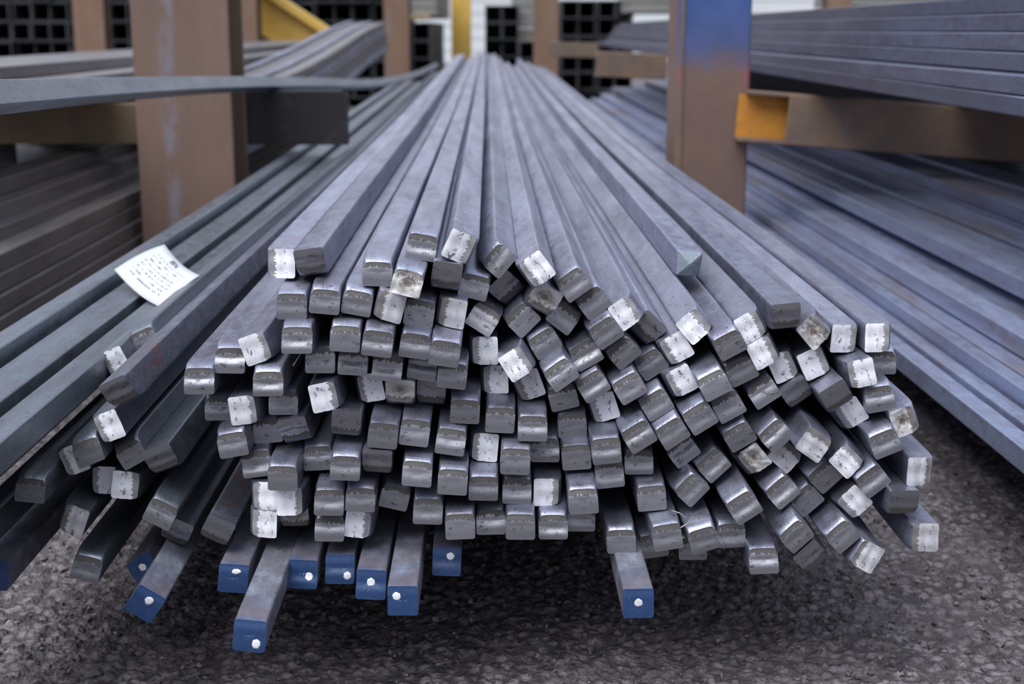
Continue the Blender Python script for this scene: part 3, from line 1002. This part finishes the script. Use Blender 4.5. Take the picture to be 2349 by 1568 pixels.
def far_post(x0, x1, d, label, mat=None, top=2.6):
    xa, xb, _, _ = px_box(x0, x1, 0, 100, d)
    o = empty('rack_post', ((xa + xb) / 2, d, 0))
    w = (xb - xa) / 2
    mat = mat or M_RUST_POST
    boxes('front_flange', [(-w, w, 0, 0.014, 0, top)], mat, o, 0.003)
    boxes('web', [(-0.005, 0.005, 0.0145, 0.15, 0, top)], M_RUST_DARK if mat is M_RUST_POST else mat, o)
    boxes('back_flange', [(-w, w, 0.1505, 0.165, 0, top)], M_RUST_DARK if mat is M_RUST_POST else mat, o, 0.003)
    tag(o, label, 'post')
far_post(171, 236, 8.6, 'distant rusty post in front of the stacked black tubes')
far_post(528, 588, 8.6, 'distant rusty post close beside the leaning yellow beam')
far_post(881, 937, 9.2, 'distant rusty post at the end of the curved bundle')
far_post(1225, 1281, 9.2, 'distant rusty post carrying the far support beam')
far_post(1895, 1956, 8.6, 'distant rusty post rising behind the upper bar stack')
far_post(1036, 1080, 12.5, 'yellow painted post at the far end of the heap', M_YELLOW, 3.0)

# leaning yellow beam
c = P(690, 78, 8.9)
yb = empty('leaning_girder', c, (0, math.radians(33), 0))
boxes('web', [(-1.3, 0.40, 0.0, 0.02, -0.11, 0.075)], M_YELLOW, yb)
boxes('top_flange', [(-1.3, 0.40, -0.06, 0.08, 0.0755, 0.125)], M_YELLOW, yb, 0.004)
boxes('bottom_flange', [(-1.3, 0.40, -0.03, 0.08, -0.135, -0.1105)], M_YELLOW, yb, 0.004)
tag(yb, 'yellow steel girder leaning at an angle behind the curved bundle', 'girder')

# bearers on the ground that carry the heaps
for i, d in enumerate((DP - 0.1, 5.8, 8.3)):
    o = boxes('rack_bearer', [(-0.95, 0.95, 0, 0.10, 0, 0.108)], M_RUST_DARK, None, 0.004)
    o.location = (0, d + 0.25, 0)
    tag(o, 'rusty bearer beam on the asphalt under the heap of bars', 'beam', 'bearers under the heap')

# ------------------------------------------------------------------ neighbouring stacks
def straight_path(ks=0.0, kz=0.0):
    jx, jz = R.uniform(-0.006, 0.006), R.uniform(-0.002, 0.004)
    return lambda t: (jx * smooth(0, 6, t) + ks * t, jz * smooth(0, 6, t) + kz * t)

# lower stack beyond the blue-sprayed post: stepped, top bars (left edge X, width, z of top)
STEP = [(0.552, 0.025, 0.156), (0.583, 0.022, 0.160), (0.609, 0.023, 0.178), (0.645, 0.038, 0.172), (0.672, 0.042, 0.2005), (0.717, 0.050, 0.1985),
        (0.737, 0.033, 0.241), (0.776, 0.064, 0.239), (0.847, 0.054, 0.243), (0.906, 0.020, 0.240), (0.930, 0.048, 0.274), (0.982, 0.055, 0.270), (1.041, 0.055, 0.276), (1.100, 0.055, 0.270)]
GR = 'bars of the stepped stack behind the blue-sprayed post'
ORD = ['first', 'second', 'third', 'fourth', 'fifth', 'sixth', 'seventh', 'eighth', 'ninth', 'tenth', 'eleventh', 'twelfth', 'thirteenth', 'fourteenth']
RECT = [(xl, xl + w, zt - 0.026, zt) for xl, w, zt in STEP]
def free(x0, x1, z0, z1):
    return all(x1 <= r[0] + 0.0005 or x0 >= r[1] - 0.0005 or z1 <= r[2] + 0.0005 or z0 >= r[3] - 0.0005 for r in RECT)
for k, (xl, w, zt) in enumerate(STEP):
    h = 0.026
    X = xl + w / 2
    lab = '%s surface bar of the stepped stack, counted outwards from the blue-sprayed post' % ORD[k]
    long_bar(X, zt - h / 2, 1.15, lab, GR, M_SCALE_WARM, w=w, h=h, length=7.4, path=straight_path(), name='flat_bar' if w > 0.03 else 'steel_bar')
    z = zt - h - 0.001
    row = 0
    while z - h > 0.112:
        row += 1
        if not free(xl + 0.001, xl + w - 0.001, z - h, z):
            z -= 0.004
            row -= 1
            continue
        RECT.append((xl, xl + w, z - h, z))
        long_bar(X, z - h / 2, 1.2, 'bar buried in the stepped stack, tier %s under surface bar %s' % (NUM[row], NUM[k + 1] if k < 11 else ORD[k]), GR, M_SCALE_WARM, w=w, h=h, length=7.2, name='flat_bar' if w > 0.03 else 'steel_bar')
        z -= h + 0.001
o = boxes('rack_bearer', [(0.5, 1.3, 0, 0.10, 0, 0.108)], M_RUST_DARK, None, 0.004)
o.location = (0, DP + 0.6, 0)
tag(o, 'rusty bearer beam under the stepped stack behind the blue-sprayed post', 'beam')

# upper stack on the open-ended arm
GU = 'bars of the upper stack on the open-ended beam'
ul = ['bottom layer', 'second layer', 'third layer', 'fourth layer', 'fifth layer', 'top layer']
for k in range(6):
    xl = 0.655 + [0.0, 0.006, 0.03, 0.036, 0.06, 0.085][k]
    for j in range(5):
        jk = R.uniform(-0.004, 0.004) if j == 0 else jk
        X = xl + 0.014 + j * 0.0275 + jk
        Z = 0.472 + 0.0135 + k * 0.0258
        long_bar(X, Z, 1.62 + R.uniform(0, 0.06), '%s bar from the sprayed post in the %s on the open-ended beam' % (ORD[j], ul[k]), GU, M_SCALE_SHADED, w=0.0262, h=0.0242, length=6.0 + R.uniform(0, 1.0), path=straight_path(0, -0.0006 * k + R.uniform(-0.0006, 0.0006)))

for k in range(4):  # unseen wide flats added to throw shade on the open-ended beam
    for j in range(5):
        X = 0.80 + [0.0, 0.006, 0.03, 0.036][k] + 0.075 + j * 0.152
        long_bar(X, 0.4855 + k * 0.0258, 3.05 if j < 1 else 2.25, '%s added shade flat inside the %s of bars on the open-ended beam' % (ORD[j], ul[k]), 'added shade flats inside the upper stack', M_SCALE_SHADED, w=0.15, h=0.0255, length=5.6, name='flat_bar')
# packs added farther out on both sides, coloured black to fill shadowed gaps
for sgn, x0_, nm_ in ((1, 1.30, 'beyond the stepped stack'), (-1, -1.02, 'past the stack behind the rusty post')):
    for k in range(5):
        for j in range(4):
            o_ = long_bar(x0_ + sgn * (0.08 + j * 0.165), 0.115 + 0.034 + k * 0.0665, 3.6, '%s added flat in tier %s of the pack %s' % (ORD[j], ('one', 'two', 'three', 'four', 'five')[k], nm_), 'added shadow-filling flats %s' % nm_, M_TUBE, w=0.16, h=0.065, length=4.5, name='flat_bar')
    o_ = boxes('rack_bearer', [(0, 0.72, 0, 0.10, 0, 0.114)], M_RUST_DARK, None, 0.004)
    o_.location = (x0_ if sgn > 0 else x0_ - 0.72, DP + 1.4, 0)
    tag(o_, 'rusty bearer beam under the added flats %s' % nm_, 'beam')

# stack beyond the rusty post, below the arm (right edge X, width, z of top)
GS = 'dark bars of the stack behind the rusty post'
LST = [(-0.765, 0.046, 0.235, 'pinkish-topped edge bar of the'), (-0.812, 0.030, 0.257, 'second raised bar of the'), (-0.843, 0.040, 0.283, 'third raised bar of the'), (-0.885, 0.07, 0.312, 'top greenish-grey bar of the')]
for (xr, w, zt, nm) in LST:
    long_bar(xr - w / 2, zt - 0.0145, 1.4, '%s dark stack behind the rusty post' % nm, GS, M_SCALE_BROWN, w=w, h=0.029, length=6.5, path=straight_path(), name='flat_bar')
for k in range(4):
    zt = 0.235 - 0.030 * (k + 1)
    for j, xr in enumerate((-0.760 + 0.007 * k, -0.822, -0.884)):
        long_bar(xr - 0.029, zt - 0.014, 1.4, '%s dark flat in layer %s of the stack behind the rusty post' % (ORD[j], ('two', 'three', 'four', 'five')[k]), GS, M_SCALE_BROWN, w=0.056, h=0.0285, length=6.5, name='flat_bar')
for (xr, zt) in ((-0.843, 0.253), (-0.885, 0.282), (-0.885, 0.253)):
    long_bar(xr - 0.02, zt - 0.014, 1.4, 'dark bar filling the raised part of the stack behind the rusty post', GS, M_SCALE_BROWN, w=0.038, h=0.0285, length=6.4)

# upper bars beyond the rusty post, on the arm
for k in range(14):
    lay = 0 if k < 8 else 1
    X = -0.86 - 0.052 * (k if lay == 0 else k - 8 + 2)
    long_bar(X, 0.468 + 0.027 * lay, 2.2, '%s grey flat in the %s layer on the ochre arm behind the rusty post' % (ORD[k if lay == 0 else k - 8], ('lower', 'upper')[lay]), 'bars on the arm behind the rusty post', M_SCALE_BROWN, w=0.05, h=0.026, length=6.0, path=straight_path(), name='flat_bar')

# curved bundle rising towards the distant post
for lay in range(5):
    for k in range(6):
        X = -0.60 - 0.034 * k - 0.004 * lay
        X += R.uniform(-0.003, 0.003)
        dz = lay * 0.031 + (R.uniform(0, 0.012) if lay == 4 else 0)
        pts = [(3.5, X - 0.015, 0.285 + dz), (4.6, X - 0.005, 0.30 + dz), (6.0, X, 0.36 + dz), (7.0, X + 0.02, 0.425 + dz), (8.0, X + 0.04, 0.47 + dz)]
        lab = '%s bar across the %s layer of the bundle curving up before the yellow beam' % (ORD[k], ('bottom', 'second', 'third', 'fourth', 'top')[lay])
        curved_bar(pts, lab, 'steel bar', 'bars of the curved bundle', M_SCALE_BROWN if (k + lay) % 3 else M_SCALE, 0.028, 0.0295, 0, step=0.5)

# ------------------------------------------------------------------ stacked hollow tubes far behind
TS, TW = 0.136, 0.010
def tube_mesh():
    V, Fc = [], []
    o_, i_ = TS / 2, TS / 2 - TW
    for y, r in ((0, o_), (0, i_), (3.5, i_), (3.5, o_)):
        V += [(-r, y, -r), (r, y, -r), (r, y, r), (-r, y, r)]
    for a, b in ((0, 1), (1, 2), (3, 0)):
        for i in range(4):
            j = (i + 1) % 4
            Fc.append((a * 4 + i, a * 4 + j, b * 4 + j, b * 4 + i))
    Fc.append((8, 9, 10, 11)); Fc.append((15, 14, 13, 12))  # cap added at the far end so the bores stay dark
    me = bpy.data.meshes.new('square_tube')
    me.from_pydata(V, [], Fc); me.materials.append(M_TUBE); me.update()
    bm = bmesh.new(); bm.from_mesh(me); bmesh.ops.recalc_face_normals(bm, faces=bm.faces); bm.to_mesh(me); bm.free()
    return me
TM = tube_mesh()
def tubes(xpx, ncol, nrow, d, label, group, base=0.07):
    x0 = P(xpx, 100, d).x
    for c in range(ncol):
        for r in range(nrow):
            o = bpy.data.objects.new('square_tube', TM)
            COL.objects.link(o)
            o.location = (x0 + (c + 0.5) * (TS + 0.004) + R.uniform(-0.002, 0.002) + (0.012 if (c // 2) % 2 else 0), d + R.uniform(-0.06, 0.06), base + (r + 0.5) * (TS + 0.003))
            tag(o, 'black square tube, %s row up, %s in line, %s' % (ORD[r], ORD[c], label), 'steel tube', group)
tubes(-60, 9, 6, 10.6, 'stacked behind the rusty post', 'black tubes behind the rusty post')
tubes(592, 7, 6, 10.8, 'stacked behind the yellow beam', 'black tubes behind the yellow beam')
tubes(946, 1, 4, 11.2, 'next to the yellow post', 'black tubes next to the yellow post')
tubes(1112, 2, 5, 12.0, 'in the two-wide stack', 'black tubes in the two-wide stack')
tubes(1190, 1, 3, 11.0, 'before the distant post', 'black tubes before the distant post')
tubes(1286, 4, 5, 11.5, 'behind the far support beam', 'black tubes behind the far support beam', 0.10)

# weathered grey packs of long sections behind
def pack(x0, x1, y0, y1, d, n, length, label):
    xa, xb, za, zb = px_box(x0, x1, y0, y1, d)
    o = empty('section_pack', (xa, d, za))
    step = (zb - za) / n
    for k in range(n):
        boxes('section', [(0, xb - xa, 0, length, k * step, (k + 1) * step - 0.006)], M_GALV, o, 0.004)
    tag(o, label, 'steel pack')
pack(944, 1000, -40, 36, 11.3, 4, 4.0, 'weathered grey pack lying on the tubes next to the yellow post')
pack(1186, 1226, -60, 88, 12.2, 6, 3.0, 'weathered grey pack beside the two-wide tube stack')
pack(1452, 1700, -60, 28, 10.5, 4, 1.2, 'weathered grey pack behind the upper bar stack by the blue-sprayed post')
pack(1960, 2420, -60, 14, 9.6, 4, 1.2, 'olive-grey pack behind the upper bar stack at the distant post')
for (x, y, d) in ((962, 40, 11.25), (1203, 94, 12.15)):
    c = P(x, y, d)
    o = boxes('timber_spacer', [(-0.08, 0.08, -0.03, 0.05, -0.02, 0.02)], M_WOOD, None, 0.004)
    o.location = c
    tag(o, 'short timber spacer between tube stack and grey pack', 'timber', 'timber spacers on the tube stacks')

# ------------------------------------------------------------------ paper tag
def paper():
    M = NT('printed_tag')
    uv = M.n('ShaderNodeUVMap'); uv.uv_map = 'face'
    sp = M.n('ShaderNodeSeparateXYZ'); M.l(uv.outputs[0], sp.inputs[0])
    mp = M.n('ShaderNodeMapping'); mp.inputs['Scale'].default_value = (26, 9, 1); M.l(uv.outputs[0], mp.inputs['Vector'])
    n = M.noise(mp.outputs[0], 1.0, 3, 0.6)
    row = M.math('SINE', M.math('MULTIPLY', sp.outputs['Y'], 75.0))
    area = M.math('MULTIPLY', M.ramp(sp.outputs['Y'], [(0.12, 0.0), (0.14, 1.0), (0.80, 1.0), (0.82, 0.0)]), M.ramp(sp.outputs['X'], [(0.10, 0.0), (0.13, 1.0), (0.78, 1.0), (0.82, 0.0)]))
    m = M.math('MULTIPLY', M.math('MULTIPLY', M.ramp(row, [(0.45, 0.0), (0.6, 1.0)]), M.ramp(n, [(0.50, 0.0), (0.54, 1.0)])), area)
    big = M.math('MULTIPLY', M.ramp(sp.outputs['Y'], [(0.825, 0.0), (0.84, 1.0), (0.93, 1.0), (0.945, 0.0)]), M.math('MULTIPLY', M.ramp(sp.outputs['X'], [(0.34, 0.0), (0.35, 1.0), (0.52, 1.0), (0.53, 0.0)]), M.ramp(n, [(0.42, 0.0), (0.46, 1.0)])))
    col = M.mix(M.math('MULTIPLY', M.math('MAXIMUM', m, big), 0.85), (0.58, 0.59, 0.60), (0.05, 0.06, 0.08))
    M.l(col, M.b.inputs['Base Color']); M.set(Roughness=0.6)
    return M.m
cT, cR, cB, cL = P(377, 560, 1.70), P(458, 631, 1.60), P(374, 707, 1.525), P(262, 618, 1.64)
V, Fc, UV = [], [], []
NU, NV = 10, 8
org = cL.copy()
for j in range(NV + 1):
    for i in range(NU + 1):
        s_, t_ = i / NU, j / NV            # s along T->R (and L->B), t from the L-B edge to the T-R edge
        p = (cL * (1 - s_) + cB * s_) * (1 - t_) + (cT * (1 - s_) + cR * s_) * t_
        p.z += -0.006 * math.sin(math.pi * s_) + 0.003 * math.sin(math.pi * t_)
        V.append(p - org); UV.append((s_, t_))
for j in range(NV):
    for i in range(NU):
        k = j * (NU + 1) + i
        Fc.append((k, k + 1, k + NU + 2, k + NU + 1))
tg = mesh('paper_tag', V, Fc, paper(), None, True, org)
uvl = tg.data.uv_layers.new(name='face')
for lp in tg.data.loops:
    uvl.data[lp.index].uv = UV[lp.vertex_index]
sm = tg.modifiers.new('thick', 'SOLIDIFY'); sm.thickness = 0.0004
tag(tg, 'white printed paper tag lying across the long bars', 'tag')

# ------------------------------------------------------------------ loose slivers of steel
M_SLIVER = paint('bright_sliver', (0.45, 0.43, 0.42), 0.35)
def sliver(p0, p1, r, label, bend=0.002):
    m = (p0 + p1) / 2 + Vector((0, -0.001, bend))
    root = p0
    pts = [p0, m, p1]
    V, Fc = [], []
    for k, p in enumerate(pts):
        rr = r * (1.0, 0.9, 0.35)[k]
        for i in range(5):
            a = 2 * math.pi * i / 5
            V.append(p - root + Vector((0.3 * rr * math.cos(a), -rr * math.cos(a), rr * math.sin(a))))
    for k in range(2):
        for i in range(5):
            j = (i + 1) % 5
            Fc.append((k * 5 + i, k * 5 + j, (k + 1) * 5 + j, (k + 1) * 5 + i))
    Fc += [(4, 3, 2, 1, 0), (10, 11, 12, 13, 14)]
    o = mesh('steel_sliver', V, Fc, M_SLIVER, None, True, root)
    tag(o, label, 'sliver')
sliver(P(672, 839, 1.16), P(708, 792, 1.17), 0.0006, 'thin steel sliver poking from a dark gap in the heap')
sliver(P(1541, 1171, 1.14), P(1575, 1189, 1.125), 0.0006, 'straight bright sliver lying over two bars low in the heap')
sliver(P(1562, 1209, 1.12), P(1590, 1181, 1.14), 0.0006, 'curved grey sliver lying over two bars low in the heap', -0.002)
